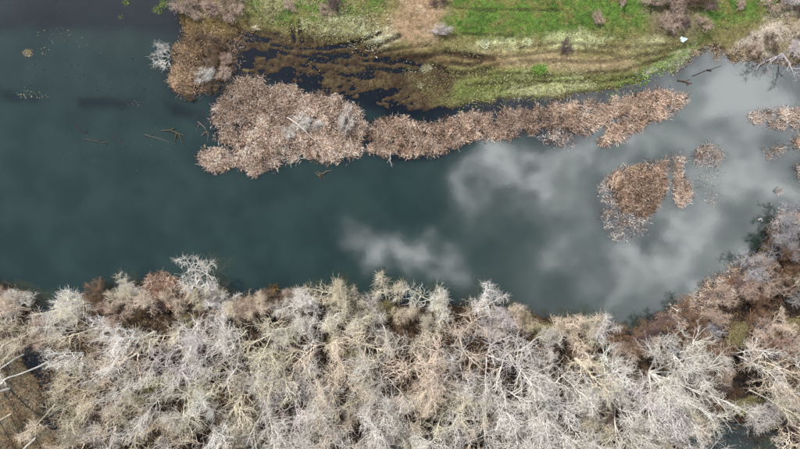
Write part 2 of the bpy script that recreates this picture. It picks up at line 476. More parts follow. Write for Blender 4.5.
def terrain_colours(x, y, z):
    n1, n2, n3 = fbm(x, y, 6, 71, 4), fbm(x, y, 1.5, 72, 4, .6), fbm(x * .5, y, 2.2, 73, 4, .6)
    c = np.zeros(x.shape + (3,))

    def mixc(m, col):
        nonlocal c
        m = np.clip(m, 0, 1)[..., None]
        c = c * (1 - m) + m * np.asarray(col)

    def zone(pts, soft=1.5, amp=3.0):
        return sstep(sdist(x, y, poly(pts)) + (n2 - .5) * amp + (n1 - .5) * amp, -soft, soft)

    c[:] = srgb(112, 106, 70)
    mixc(sstep(n2, .45, .65) * .8, srgb(84, 76, 50))
    mixc(sstep(n1, .5, .7) * .5, srgb(138, 126, 92))
    # fresh turf
    for pts in ([(452, -60), (655, -60), (656, 12), (640, 37), (600, 37), (560, 36), (520, 39), (462, 38), (440, 26), (450, 6)],
                [(704, -30), (765, -30), (775, 12), (748, 26), (715, 33), (695, 34), (690, 16)],
                [(600, 92), (640, 74), (682, 50), (694, 46), (676, 64), (650, 80), (612, 95)],
                [(246, -40), (385, -40), (384, 12), (340, 22), (300, 34), (262, 22), (250, 8)]):
        g = zone(pts, 1.4, 4.0)
        mixc(g, srgb(82, 108, 48))
        mixc(g * sstep(n3, .46, .6) * .85, srgb(66, 92, 40))
        mixc(g * sstep(n2, .5, .64) * .75, srgb(108, 102, 62))
    mixc(zone([(640, 15), (655, 5), (700, 5), (700, 30), (690, 40), (655, 40)], 1.5, 3) * .8, srgb(112, 104, 84))
    mixc(zone([(246, -20), (350, -20), (345, 20), (300, 36), (255, 18)], 2, 4) * sstep(n3, .4, .55) * .85, srgb(136, 132, 98))
    g = zone([(425, 74), (520, 70), (600, 74), (650, 70), (690, 48), (680, 64), (600, 93), (500, 103), (445, 100)], 2, 4)
    mixc(g * .75, srgb(104, 118, 62))
    mixc(g * sstep(n3, .46, .62) * .7, srgb(78, 84, 46))
    # pale, grazed and bleached patches
    for pts, col in (([(366, 40), (378, 32), (396, 28), (401, 38), (388, 48), (370, 50)], (190, 190, 165)),
                     ([(300, 24), (340, 18), (372, 20), (368, 34), (330, 36), (300, 36)], (168, 172, 132)),
                     ([(462, 44), (500, 43), (530, 40), (532, 47), (500, 52), (470, 53)], (172, 176, 136)),
                     ([(548, 34), (585, 31), (610, 40), (600, 48), (560, 50), (545, 44)], (162, 166, 124)),
                     ([(630, 40), (660, 36), (676, 44), (650, 56), (628, 54)], (160, 158, 122)),
                     ([(475, 96), (520, 84), (580, 80), (600, 86), (560, 96), (500, 102)], (164, 166, 124)),
                     ([(520, 70), (570, 74), (600, 78), (560, 84), (520, 82)], (150, 158, 106)),
                     ([(640, 76), (664, 62), (690, 48), (704, 50), (684, 66), (660, 78)], (178, 168, 160)),
                     ([(735, 40), (760, 24), (778, 10), (800, 4), (810, 60), (770, 60), (725, 56)], (176, 166, 152))):
        mixc(zone(pts, .9, 2.4) * (.2 + .6 * sstep(n3, .4, .6)), srgb(*col))
    # sandy track up to the top, muddy flat along the ruts
    tp = zone([(398, -60), (448, -60), (444, 12), (436, 30), (420, 42), (402, 40), (396, 26), (404, 8)], 2.0, 5)
    mixc(tp, srgb(144, 122, 98))
    mixc(tp * sstep(n2, .5, .66) * .6, srgb(112, 98, 72))
    mixc(tp * sstep(n3, .54, .68) * .5, srgb(164, 146, 124))
    mixc(zone([(500, 58), (548, 56), (620, 62), (634, 68), (600, 74), (550, 72), (500, 66)], 1.0, 2) * .8, srgb(146, 130, 102))
    mixc(zone([(345, 50), (430, 54), (500, 58), (500, 68), (420, 66), (345, 62)], 1.5, 3) * .7, srgb(116, 96, 70))
    # marsh hummocks
    mm = sstep(sdist(x, y, MARSH) + (n1 - .5) * 3, -1, 1.5)
    mixc(mm, srgb(84, 73, 52))
    mixc(mm * sstep(n2, .45, .65) * .8, srgb(60, 48, 38))
    mixc(zone([(182, 20), (240, 24), (262, 36), (236, 44), (210, 46), (186, 40)], 1, 2.5), srgb(104, 90, 58))
    mixc(zone([(170, 40), (240, 36), (240, 96), (170, 98)], 1, 2), srgb(84, 68, 54))
    # wood floor on the far bank
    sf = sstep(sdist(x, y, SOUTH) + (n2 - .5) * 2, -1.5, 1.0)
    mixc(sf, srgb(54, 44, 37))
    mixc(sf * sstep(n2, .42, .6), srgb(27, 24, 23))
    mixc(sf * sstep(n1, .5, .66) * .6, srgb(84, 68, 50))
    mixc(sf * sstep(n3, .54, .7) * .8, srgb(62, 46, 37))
    cl = zone([(-60, 336), (40, 340), (58, 370), (64, 470), (-60, 520)], 2, 4)
    mixc(cl, srgb(108, 96, 76))
    mixc(cl * sstep(n3, .46, .62) * .7, srgb(94, 92, 82))
    mixc(cl * sstep(n2, .55, .7) * .6, srgb(128, 104, 80))
    # wet dark mud in ruts and at the water
    for ln, wd, k in RUTS:
        d = ldist(x, y, ln) + (n2 - .5) * 1.0
        mixc(k * sstep(d, wd * 1.25, wd * .4) * .9, srgb(58, 48, 38))
    for pg, dep in REED_SHELF:
        mixc(sstep(sdist(x, y, pg), -.6, .6) * (z > -.3) * .9, srgb(66, 52, 44))
    wet = sstep(z, 0.2, -0.03)
    mixc(wet * .85, srgb(44, 37, 33))
    mixc(mm * sstep(z, .12, -.02) * .8, srgb(72, 58, 45))
    bed = sstep(z, -0.02, -0.12)
    bayb = bed * sstep(y, P(0, 52)[1], P(0, 30)[1]) * (x < P(200, 0)[0])
    mixc(bayb * sstep(n1, .35, .6), srgb(112, 90, 80))
    mixc(bayb * sstep(x, P(30, 0)[0], P(0, 0)[0]) * sstep(y, P(0, 26)[1], P(0, 5)[1]), srgb(84, 100, 52))
    return c


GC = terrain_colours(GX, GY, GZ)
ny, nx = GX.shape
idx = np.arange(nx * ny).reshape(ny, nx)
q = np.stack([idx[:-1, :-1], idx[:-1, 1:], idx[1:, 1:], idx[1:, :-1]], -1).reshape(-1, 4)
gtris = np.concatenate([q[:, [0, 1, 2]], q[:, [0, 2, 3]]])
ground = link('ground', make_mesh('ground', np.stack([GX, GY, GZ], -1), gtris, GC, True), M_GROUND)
tag(ground, kind='structure')


def gz(x, y):
    """height of the ground sheet"""
    x = np.atleast_1d(np.asarray(x, float)); y = np.atleast_1d(np.asarray(y, float))
    i = np.clip(np.searchsorted(gx, x) - 1, 0, nx - 2); j = np.clip(np.searchsorted(gy, y) - 1, 0, ny - 2)
    tx = (x - gx[i]) / (gx[i + 1] - gx[i]); ty = (y - gy[j]) / (gy[j + 1] - gy[j])
    return (GZ[j, i] * (1 - tx) + GZ[j, i + 1] * tx) * (1 - ty) + (GZ[j + 1, i] * (1 - tx) + GZ[j + 1, i + 1] * tx) * ty


# ------------------------------------------------------------------ water
m, T = new_mat('river_water')
o = T.n('ShaderNodeOutputMaterial')
at = T.n('ShaderNodeVertexColor', layer_name='Col')
sp = T.n('ShaderNodeSeparateColor')
T.l(at.outputs['Color'], sp.inputs[0])
g = T.n('ShaderNodeNewGeometry')
nz = T.n('ShaderNodeTexNoise', i_Scale=0.11, i_Detail=5.0, i_Roughness=0.55)
T.l(g.outputs['Position'], nz.inputs['Vector'])
turb = T.mix(T.mapr(nz.outputs['Fac'], .35, .65), tuple(srgb(27, 41, 35)), tuple(srgb(36, 50, 44)))
dif = T.n('ShaderNodeBsdfDiffuse')
T.l(turb, dif.inputs['Color'])
tra = T.n('ShaderNodeBsdfTransparent')
tra.inputs['Color'].default_value = (.8, .82, .8, 1)
body = T.n('ShaderNodeMixShader')
T.l(sp.outputs[0], body.inputs[0])
T.l(dif.outputs[0], body.inputs[1]); T.l(tra.outputs[0], body.inputs[2])
rip = T.n('ShaderNodeTexNoise', i_Scale=1.3, i_Detail=4.0, i_Roughness=0.6)
T.l(g.outputs['Position'], rip.inputs['Vector'])
bp = T.n('ShaderNodeBump', i_Strength=0.008, i_Distance=0.2)
T.l(rip.outputs['Fac'], bp.inputs['Height'])
gl = T.n('ShaderNodeBsdfGlossy')
gl.inputs['Roughness'].default_value = 0.05
gl.inputs['Color'].default_value = (1, 1, 1, 1)
fr = T.n('ShaderNodeFresnel', i_IOR=2.05)
T.l(bp.outputs[0], gl.inputs['Normal']); T.l(bp.outputs[0], fr.inputs['Normal'])
fin = T.n('ShaderNodeMixShader')
T.l(fr.outputs[0], fin.inputs[0]); T.l(body.outputs[0], fin.inputs[1]); T.l(gl.outputs[0], fin.inputs[2])
T.l(fin.outputs[0], o.inputs[0])
M_WATER = m
wx, wy = axis(-80, 80, 0.8, 2200), axis(-47, 47, 0.8, 2200)
WX, WY = np.meshgrid(wx, wy)
WD = np.maximum(0, -height(WX, WY))
wbay = np.maximum(.75 * sstep(WY + (fbm(WX, WY, 14, 19, 4) - .5) * 9, P(0, 52)[1], P(0, 24)[1]) * (WX < P(190, 0)[0]), .75 * sstep(ldist(WX, WY, [P(-80, 88), P(0, 94), P(60, 100), P(110, 104), P(150, 104), P(200, 118)]), 3.0, .3) * sstep(fbm(WX, WY, 6, 23, 3), .3, .62))
wmarsh_rim = np.maximum(wbay, sstep(sdist(WX, WY, MARSH), -3.0, 0.5))
wmarsh_rim = np.maximum(wmarsh_rim, sstep(np.maximum(sdist(WX, WY, GULLY), sdist(WX, WY, SPITPOOL)), -2, 0))
for pg, dep in REED_SHELF:
    wmarsh_rim = np.maximum(wmarsh_rim, .85 * sstep(sdist(WX, WY, pg), -2.2, .2))  # reeds' dark reflection painted as a rim: clearer water over dark mud
clear = np.exp(-WD * (3.6 - 3.0 * wmarsh_rim))
ny2, nx2 = WX.shape
idw = np.arange(nx2 * ny2).reshape(ny2, nx2)
q = np.stack([idw[:-1, :-1], idw[:-1, 1:], idw[1:, 1:], idw[1:, :-1]], -1).reshape(-1, 4)
water = link('river_water', make_mesh('river_water', np.stack([WX, WY, np.zeros_like(WX)], -1),
                                      np.concatenate([q[:, [0, 1, 2]], q[:, [0, 2, 3]]]), np.repeat(clear[..., None], 3, -1), True), M_WATER)
tag(water, kind='structure')


# ------------------------------------------------------------------ blades (reeds, grass)
def blade_arrays(root, az, length, width, lean, curl, cols, head=None):
    """root (N,3); az, length, width, lean (rad from vertical), curl (rad gained along the blade), cols (N,3)"""
    N = len(root)
    K = 3
    d = np.stack([np.cos(az), np.sin(az), np.zeros(N)], -1)
    s = np.stack([-np.sin(az), np.cos(az), np.zeros(N)], -1)
    pts = [root]
    for k in range(K):
        a = lean + curl * (k + .5) / K
        st = (length / K)[:, None]
        pts.append(pts[-1] + st * (np.sin(a)[:, None] * d + np.cos(a)[:, None] * np.array([0, 0, 1.0])))
    wf = [.9, 1.0, 1.0] if head is None else [.45, .6, head]
    V = np.empty((N, 7, 3))
    for k in range(3):
        w = (width * wf[k] * .5)[:, None]
        V[:, 2 * k] = pts[k] - s * w
        V[:, 2 * k + 1] = pts[k] + s * w
    V[:, 6] = pts[3]
    F = np.array([[0, 1, 3], [0, 3, 2], [2, 3, 5], [2, 5, 4], [4, 5, 6]])
    tr = (np.arange(N)[:, None, None] * 7 + F[None]).reshape(-1, 3)
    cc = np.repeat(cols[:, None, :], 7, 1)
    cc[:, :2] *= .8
    return V.reshape(-1, 3), tr, cc.reshape(-1, 3)


def in_poly_points(pg, step, jitter=.5, margin=0.0, r=rng):
    lo, hi = pg.min(0) - margin, pg.max(0) + margin
    xs, ys = np.meshgrid(np.arange(lo[0], hi[0], step), np.arange(lo[1], hi[1], step))
    x = xs.ravel() + r.uniform(-jitter, jitter, xs.size) * step
    y = ys.ravel() + r.uniform(-jitter, jitter, xs.size) * step
    return x, y


def pick(cols, n, r=rng, p=None):
    cols = np.array([srgb(*c) for c in cols])
    return cols[r.choice(len(cols), n, p=p)]


def tuft_field(name, pg, step, nb, hgt, wid, palette, fill=.5, edge=.9, seed=0, lean=(.05, .6), curl=(.4, 2.2), head=None,
               patch=2.2, mat=M_REED, floor=-.35, stretch=1.0, jit=.55, prefer=None):
    r = np.random.default_rng(seed)
    x, y = in_poly_points(pg, step, .6, 1.0, r)
    sd = sdist(x, y, pg) + (fbm(x, y, 1.4, seed + 3, 3) - .5) * 2 * edge
    keep = (sd > 0) & (fbm(x * stretch, y, patch, seed + 7, 4, .6) + r.uniform(-.1, .1, len(x)) > fill)
    x, y = x[keep], y[keep]
    n = len(x)
    base = pick(palette, n, r)
    big = fbm(x, y, 4.0, seed + 11, 3)
    base = base * (.7 + .4 * sstep(big, .3, .7))[:, None] * r.uniform(.6, 1.25, n)[:, None]
    hs = hgt * r.uniform(.65, 1.25, n)
    taz = r.uniform(0, 2 * math.pi, n)
    I = np.repeat(np.arange(n), nb)
    N = len(I)
    z = np.maximum(gz(x, y), floor)
    jit = jit * step / .5
    root = np.stack([x[I] + r.normal(0, jit, N), y[I] + r.normal(0, jit, N), z[I] - .04], -1)
    az = r.uniform(0, 2 * math.pi, N)
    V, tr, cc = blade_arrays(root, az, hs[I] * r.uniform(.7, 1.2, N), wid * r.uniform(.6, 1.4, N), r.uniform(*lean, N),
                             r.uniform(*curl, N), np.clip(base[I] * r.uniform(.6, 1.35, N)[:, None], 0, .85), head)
    return V, tr, cc


def merge(parts):
    V, F, C, o = [], [], [], 0
    for v, f, c in parts:
        V.append(v); F.append(f + o); C.append(c); o += len(v)
    return np.concatenate(V), np.concatenate(F), np.concatenate(C)


PINK = [(216, 196, 178), (200, 176, 158), (230, 215, 202), (144, 120, 104), (190, 164, 144)]
RUST = [(194, 168, 146), (170, 142, 122), (214, 190, 170), (120, 95, 80), (202, 178, 158)]
OCHRE = [(194, 168, 144), (172, 144, 122), (214, 192, 170), (128, 102, 84), (202, 178, 160)]
GREY = [(214, 204, 196), (196, 182, 172), (226, 218, 210), (160, 146, 140), (204, 184, 168)]


def reed_bed(key, name, label, step, nb, hgt, wid, pal, fill, seed, cat='reeds', **kw):
    kw.pop('head', None)
    pal = pal + [(98, 76, 62), (78, 60, 50)]
    arrs = tuft_field(name, RB[key], step * .6, nb + 4, hgt * .62, wid * .52, pal, fill + .11, seed=seed, patch=kw.pop('patch', 1.0), **kw)
    ob = link(name, make_mesh(name, *arrs), M_REED)
    return tag(ob, label, cat, kind='stuff' if key in ('west', 'strip', 'strip_pale', 'island_pale', 'ring_sparse', 'strip_fringe', 'east_sparse', 'east_shore', 'bank_pale_a', 'bank_pale_b', 'bank_pale_c', 'bank_edge') else None)


reed_bed('west', 'reed_bed', 'wide pinkish dry reed bed between the dark marsh pool and the river', .5, 13, 1.7, .085, PINK, .38, 101, head=1.5)
reed_bed('west_tuft', 'reed_clump', 'small pale reed clump at the lower left tip of the wide reed bed', .45, 13, 1.6, .085, PINK, .33, 102, head=1.5)
reed_bed('islet', 'reed_clump', 'cream dry reed clump beside the white dead shrub in the water', .45, 12, 1.3, .08, [(206, 182, 150), (186, 160, 128), (168, 138, 108), (196, 172, 150)], .36, 103)
reed_bed('strip', 'reed_bed', 'long brown reed bed running along the grassy bank', .47, 13, 1.7, .09, RUST + PINK[:2], .36, 104, head=1.6)
reed_bed('strip_pale', 'reed_clump', 'pale grey reed fringe on the water side of the long brown reed bed', .5, 10, 1.5, .085, GREY, .42, 105, head=1.5)
reed_bed('strip_fringe', 'reed_clump', 'sparse low reed fringe below the left end of the long reed bed', .5, 8, .9, .08, GREY + PINK[:1], .46, 106)
reed_bed('island', 'reed_island', 'dense brown part of the reed island in open water', .47, 13, 1.7, .09, OCHRE, .36, 107, head=1.6)
reed_bed('island_pale', 'reed_island', 'thin whitish reeds fringing the left side of the brown reed island', .55, 9, 1.4, .085, GREY, .45, 108, head=1.3)
reed_bed('column', 'reed_clump', 'narrow upright reed clump just right of the brown reed island', .45, 12, 1.5, .085, RUST + GREY[:2], .37, 109, head=1.5)
reed_bed('ring', 'reed_clump', 'whitish reed clump heading a ring of sparse stems', .45, 12, 1.4, .085, GREY + OCHRE[:1], .38, 110, head=1.5)
reed_bed('ring_sparse', 'reed_clump', 'scattered thin white reed stems forming a broken ring in the water', .7, 6, 1.2, .08, GREY, .40, 111, patch=1.6)
reed_bed('north_east', 'reed_clump', 'pinkish grey reed clump reaching in from the right edge of the photo', .47, 12, 1.5, .085, PINK + GREY, .38, 112, head=1.4)
reed_bed('east_small', 'reed_clump', 'compact cream reed clump alone in the water near the right edge', .43, 13, 1.4, .085, GREY + PINK, .34, 113, head=1.5)
reed_bed('east_edge', 'reed_clump', 'small brown reed clump cut by the right edge of the photo', .45, 12, 1.4, .085, RUST, .36, 114)
reed_bed('east_edge_low', 'reed_clump', 'pale reed clump at the right edge below the brown one', .45, 12, 1.4, .085, GREY, .36, 115)
reed_bed('east_bank', 'reed_clump', 'cream reeds on the point of the wooded bank at the right', .47, 12, 1.5, .085, GREY + PINK, .38, 116, head=1.4)
reed_bed('east_shore', 'reed_clump', 'curling grey and pink reeds lining the wooded shore at right', .5, 12, 1.6, .085, GREY + PINK + RUST[:2], .42, 117, head=1.5)
reed_bed('east_sparse', 'reed_clump', 'dark sparse reed stems in shallow water off the right wooded shore', .6, 6, 1.1, .07, [(120, 108, 110), (96, 88, 92), (150, 136, 136)], .5, 118, patch=1.6)
reed_bed('south_pink', 'reed_clump', 'salmon pink reed clump on the wooded bank left of the white overhanging tree', .45, 14, 1.8, .1, [(206, 178, 158), (190, 156, 136), (214, 194, 176)], .33, 119)
reed_bed('bank_pale_a', 'dry_sedge', 'bleached sedge strip on the edge of the green bank', .5, 9, .6, .08, [(196, 186, 178), (176, 164, 156), (160, 146, 138)], .42, 120, cat='sedge', lean=(.5, 1.2))
reed_bed('bank_pale_c', 'dry_sedge', 'whitish sedge fringe on the bank just above the long reed bed', .5, 9, .55, .08, [(196, 190, 172), (172, 166, 140), (150, 146, 116), (132, 124, 100)], .34, 122, cat='sedge', lean=(.4, 1.2))
reed_bed('bank_edge', 'dry_sedge', 'tan sedge tufts overhanging the waterline of the upper right bank', .5, 9, .9, .08, [(186, 164, 132), (160, 136, 104), (136, 112, 84), (196, 182, 160)], .33, 123, cat='sedge')
reed_bed('bank_pale_b', 'dry_sedge', 'bleached flattened sedge on the bank by the fallen tree', .5, 9, .7, .09, [(204, 194, 182), (184, 170, 156), (164, 146, 124), (148, 128, 104)], .44, 121, cat='sedge', lean=(.5, 1.2))

# ------------------------------------------------------------------ bare trees
def norm(a):
    return a / (np.linalg.norm(a, axis=-1, keepdims=True) + 1e-9)


def grow(start, d0, length, K, wig, trop, r):
    """polylines (N,K+1,3); wig per-step bend, trop upward pull"""
    N = len(start)
    pts = np.empty((N, K + 1, 3))
    pts[:, 0] = start
    d = norm(d0)
    for k in range(K):
        d = norm(d + r.normal(0, wig, (N, 3)) + np.array([0, 0, trop]))
        pts[:, k + 1] = pts[:, k] + d * (length / K)[:, None]
    return pts


def spawn(pts, rad, n, t0, t1, ang, r):
    N, K1, _ = pts.shape
    I = np.repeat(np.arange(N), n)
    t = (np.tile((np.arange(n) + .5) / n, N) + r.uniform(-.5, .5, N * n) / n) * (t1 - t0) + t0
    s = np.clip(t * (K1 - 1), 0, K1 - 1 - 1e-6)
    k = s.astype(int)
    f = (s - k)[:, None]
    pos = pts[I, k] * (1 - f) + pts[I, k + 1] * f
    T_ = norm(pts[I, k + 1] - pts[I, k])
    rr = rad[I, k] * (1 - f[:, 0]) + rad[I, k + 1] * f[:, 0]
    n1 = norm(np.cross(T_, r.normal(0, 1, T_.shape)))
    a = r.uniform(*ang, len(I))[:, None]
    return pos, np.cos(a) * T_ + np.sin(a) * n1, rr, t


def tubes(pts, rad, S):
    N, K1, _ = pts.shape
    tg = np.empty_like(pts)
    tg[:, 1:-1] = pts[:, 2:] - pts[:, :-2]
    tg[:, 0] = pts[:, 1] - pts[:, 0]
    tg[:, -1] = pts[:, -1] - pts[:, -2]
    tg = norm(tg)
    ref = np.array([.31, .17, .93])
    a = norm(np.cross(tg, ref) + 1e-6)
    b = np.cross(tg, a)
    th = np.arange(S) * 2 * math.pi / S
    V = pts[:, :, None, :] + rad[:, :, None, None] * (np.cos(th)[None, None, :, None] * a[:, :, None, :] +
                                                      np.sin(th)[None, None, :, None] * b[:, :, None, :])
    ib = np.arange(N * K1 * S).reshape(N, K1, S)
    p0, p1 = ib[:, :-1], ib[:, 1:]
    p0n, p1n = np.roll(p0, -1, 2), np.roll(p1, -1, 2)
    F = np.concatenate([np.stack([p0, p0n, p1n], -1).reshape(-1, 3), np.stack([p0, p1n, p1], -1).reshape(-1, 3)])
    return V.reshape(-1, 3), F


def taper(r0, r1, K):
    t = np.linspace(0, 1, K + 1)[None]
    return r0[:, None] * (1 - t) + np.minimum(r1, r0)[:, None] * t


def cat_geo(lst):
    V, F, o = [], [], 0
    for v_, f_ in lst:
        V.append(v_); F.append(f_ + o); o += len(v_)
    return np.concatenate(V), np.concatenate(F)


def tree_meshes(name, seed, h, stems=3, spread=.35, r0=.17, limbs=7, lang=(.5, 1.1), llen=.42, nb=6, nt=6, ntt=4, tw=.02,
                start=.3, trop=.06, wig=.17, lean=(0, 0), fine=1.0):
    r = np.random.default_rng(seed)
    az = np.arange(stems) * 2 * math.pi / stems + r.uniform(0, 6)
    az += r.normal(0, .4, stems)
    tilt = spread * r.uniform(.5, 1.3, stems) if stems > 1 else r.uniform(0, .12, 1)
    d0 = np.stack([np.sin(tilt) * np.cos(az) + lean[0], np.sin(tilt) * np.sin(az) + lean[1], np.cos(tilt)], -1)
    st = np.stack([.14 * np.cos(az), .14 * np.sin(az), np.full(stems, -.3)], -1) * (1 if stems > 1 else np.array([0, 0, 1]))
    p0 = grow(st, d0, h * r.uniform(.85, 1.1, stems) * 1.05, 10, wig * .55, .03, r)
    q0 = taper(r0 * r.uniform(.8, 1.15, stems), np.full(stems, .025), 10)
    q0[:, 0] *= 1.5
    q0[:, 1] *= 1.12
    pos, d, rr, t = spawn(p0, q0, limbs, start, .97, lang, r)
    L = h * llen * (1.15 - .65 * t) * r.uniform(.7, 1.25, len(t))
    p1 = grow(pos, d, L, 7, wig * 1.25, trop, r)
    q1 = taper(np.minimum(rr * .75, .095), np.full(len(t), .024), 7)
    pos, d, rr, t2 = spawn(p1, q1, nb, .18, .98, (.4, 1.1), r)
    p2 = grow(pos, d, np.repeat(L, nb) * .5 * (1.15 - .5 * t2) * r.uniform(.6, 1.3, len(t2)), 4, wig * 1.1, trop * .8, r)
    q2 = taper(np.minimum(rr * .75, tw * 2.2), np.full(len(t2), tw), 4)
    L2 = np.repeat(np.repeat(L, nb) * .3, nt)
    pos, d, rr, t3 = spawn(p2, q2, nt, .1, 1.0, (.4, 1.2), r)
    p3 = grow(pos, d, np.clip(L2, .6, 1.5) * r.uniform(.6, 1.3, len(t3)), 2, .2, trop, r)
    q3 = taper(np.minimum(rr * .8, tw * 1.15), np.full(len(t3), tw * .8), 2)
    pos, d, rr, t4 = spawn(p3, q3, ntt, .15, 1.0, (.4, 1.2), r)
    p4 = grow(pos, d, .7 * fine * r.uniform(.5, 1.4, len(t4)), 1, .15, trop, r)
    q4 = taper(np.full(len(t4), tw * .85), np.full(len(t4), tw * .3), 1)
    tv, tf = cat_geo([tubes(p0, q0, 7), tubes(p1, q1, 5), tubes(p2, q2, 3)])
    cv, cf = cat_geo([tubes(p3, q3, 3), tubes(p4, q4, 3)])
    a, b = make_mesh(name + '_trunk', tv, tf, smooth=True), make_mesh(name + '_crown', cv, cf, smooth=True)
    a.materials.append(M_BARK); b.materials.append(M_BARK)
    return a, b


PROTO = {}
for i in range(5):
    PROTO['spread%d' % i] = tree_meshes('spreading_tree', 300 + i, 10.0, stems=3 + i % 2, spread=.42, r0=.15, limbs=9 - i % 2, nb=6, nt=3, ntt=1, wig=.2, llen=.58, lang=(.5, 1.2))
for i in range(4):
    PROTO['tall%d' % i] = tree_meshes('tall_tree', 320 + i, 13.5, stems=1 + i % 2, spread=.16, r0=.16, limbs=17 - 6 * (i % 2), llen=.38, nb=6, nt=3, ntt=1, start=.32, trop=.13, lang=(.4, .95), wig=.17)
for i in range(4):
    PROTO['round%d' % i] = tree_meshes('round_tree', 340 + i, 5.2, stems=6, spread=.6, r0=.07, limbs=8, llen=.45, nb=5, nt=3, ntt=2, start=.2, wig=.2, tw=.017)
for i in range(4):
    PROTO['shrub%d' % i] = tree_meshes('low_shrub', 360 + i, 2.3, stems=8, spread=.8, r0=.045, limbs=6, llen=.5, nb=4, nt=2, ntt=2, start=.15, tw=.018, wig=.2, fine=.75)
PROTO['fan'] = tree_meshes('fan_tree', 381, 14.5, stems=9, spread=.62, r0=.17, limbs=9, llen=.36, nb=7, nt=4, ntt=2, start=.25, trop=.05, lang=(.3, .75), wig=.13, lean=(.3, -.02))
PROTO['over'] = tree_meshes('overhanging_tree', 382, 7.5, stems=3, spread=.45, r0=.13, limbs=8, llen=.4, nb=5, nt=3, ntt=2, start=.3, lean=(0, .8), wig=.2)
PROTO['over2'] = tree_meshes('overhanging_tree', 383, 7.0, stems=4, spread=.45, r0=.11, limbs=7, llen=.4, nb=5, nt=3, ntt=2, start=.3, lean=(0, .6), wig=.2)
for i in range(3):
    PROTO['pole%d' % i] = tree_meshes('pole_tree', 390 + i, 16.0, stems=1, r0=.15, limbs=12, llen=.22, nb=5, nt=3, ntt=2, start=.58, trop=.14, lang=(.4, .9), wig=.1)
PROTO['wand'] = tree_meshes('young_tree', 384, 6.0, stems=2, spread=.2, r0=.08, limbs=8, llen=.3, nb=4, nt=4, ntt=3, start=.35, lean=(0, .6), wig=.15)
PROTO['dead'] = tree_meshes('dead_shrub', 385, 3.4, stems=7, spread=1.0, r0=.06, limbs=5, llen=.42, nb=3, nt=2, ntt=1, start=.25, lean=(-.9, .05), wig=.16, tw=.02)

BARK = {'white': (240, 235, 228), 'grey': (222, 216, 210), 'lilac': (230, 222, 222), 'olive': (226, 217, 194), 'tan': (230, 214, 194),
        'brown': (126, 107, 92), 'rust': (140, 110, 90), 'pink': (204, 182, 168), 'dark': (126, 104, 106), 'slate': (178, 176, 182), 'moss': (164, 156, 112)}
TREES = []


def tree(name, proto, px, py, scale, rot, bark, label, cat='tree', group=None, tilt=(0, 0), crown=None, zs=1.0, sink=0.0):
    x, y = P(px, py)
    e = link(name, None, loc=(x, y, max(float(gz(x, y)[0]), -.3) - sink))
    e.rotation_euler = (tilt[0], tilt[1], rot)
    e.scale = (scale, scale, scale * zs)
    if proto.startswith('shrub'):
        qx = .75 + .55 * ((px * 7.3 + py * 3.1) % 1.0)
        e.scale = (scale * qx, scale * (1.9 - qx) * .9, scale * .8)
    e.empty_display_size = .5
    tm, cm = PROTO[proto]
    r = np.random.default_rng(int(px * 131 + py * 17) % 99991)
    j = r.uniform(.84, 1.06) * (1 + r.normal(0, .012, 3))
    ct = srgb(*BARK[bark]) * j
    cc = srgb(*BARK[crown or bark]) * j * .8
    a = link('trunk', tm, parent=e); a.color = (*np.clip(ct * 1.05, 0, .88), 1)
    b = link('crown', cm, parent=e); b.color = (*np.clip(cc, 0, .8), 1)
    tag(e, label, cat, group)
    TREES.append((px, py))
    return e


# the ones that stand out along the water
SHORE = 'trees leaning over the water from the wooded bank'
tree('bare_tree', 'over', 206, 291, 1.15, .15, 'white', 'white bare tree reaching farthest over the river left of centre', group=SHORE)
tree('bare_tree', 'over2', 316, 300, 1.05, .6, 'white', 'white bare tree over the river, left neighbour of the olive one', group=SHORE)
tree('bare_tree', 'over2', 346, 299, 1.2, 0, 'olive', 'olive grey bushy bare tree over the river near the middle', group=SHORE)
tree('young_tree', 'wand', 387, 302, 1.25, .1, 'olive', 'slim pale green sapling standing out alone over the water', group=SHORE)
tree('bare_tree', 'over2', 438, 310, 1.3, -.3, 'olive', 'olive white bare tree over the river with open forked branches', group=SHORE, crown='white')
tree('bare_tree', 'over', 476, 312, 1.05, -.25, 'white', 'white round headed bare tree over the river right of centre', group=SHORE)
tree('bare_tree', 'over2', 505, 320, .95, .3, 'lilac', 'lilac white feathery bare tree between round headed tree and olive shrub', group=SHORE)
tree('bare_tree', 'over', 588, 336, .85, -.4, 'lilac', 'pale feathery bare tree on shore near the right bend', group=SHORE)
tree('bare_tree', 'over2', 160, 303, .9, .2, 'tan', 'tan bare tree behind the salmon reed clump', group=SHORE)
tree('bare_tree', 'over2', 98, 305, 1.25, .5, 'olive', 'olive white bare tree spreading beside the dark inlet', group=SHORE, crown='white')
tree('bare_tree', 'over', 78, 330, .8, 1.2, 'white', 'white bare tree leaning into the dark inlet', group=SHORE)
tree('bare_tree', 'over2', 242, 312, .75, .2, 'tan', 'cream fan shaped bare tree on the shore right of the white overhanging one', group=SHORE, crown='olive')
tree('bare_tree', 'over2', 30, 310, 1.0, .3, 'tan', 'tan feathery bare tree left of the dark inlet', group=SHORE)
tree('bare_tree', 'over2', 6, 300, .9, -.2, 'tan', 'tan bare tree on the shore at the left edge', group=SHORE, crown='white')
tree('fan_tree', 'fan', 648, 372, 1.0, 0.0, 'white', 'big white bare tree fanning out towards the lower right corner', group=None)
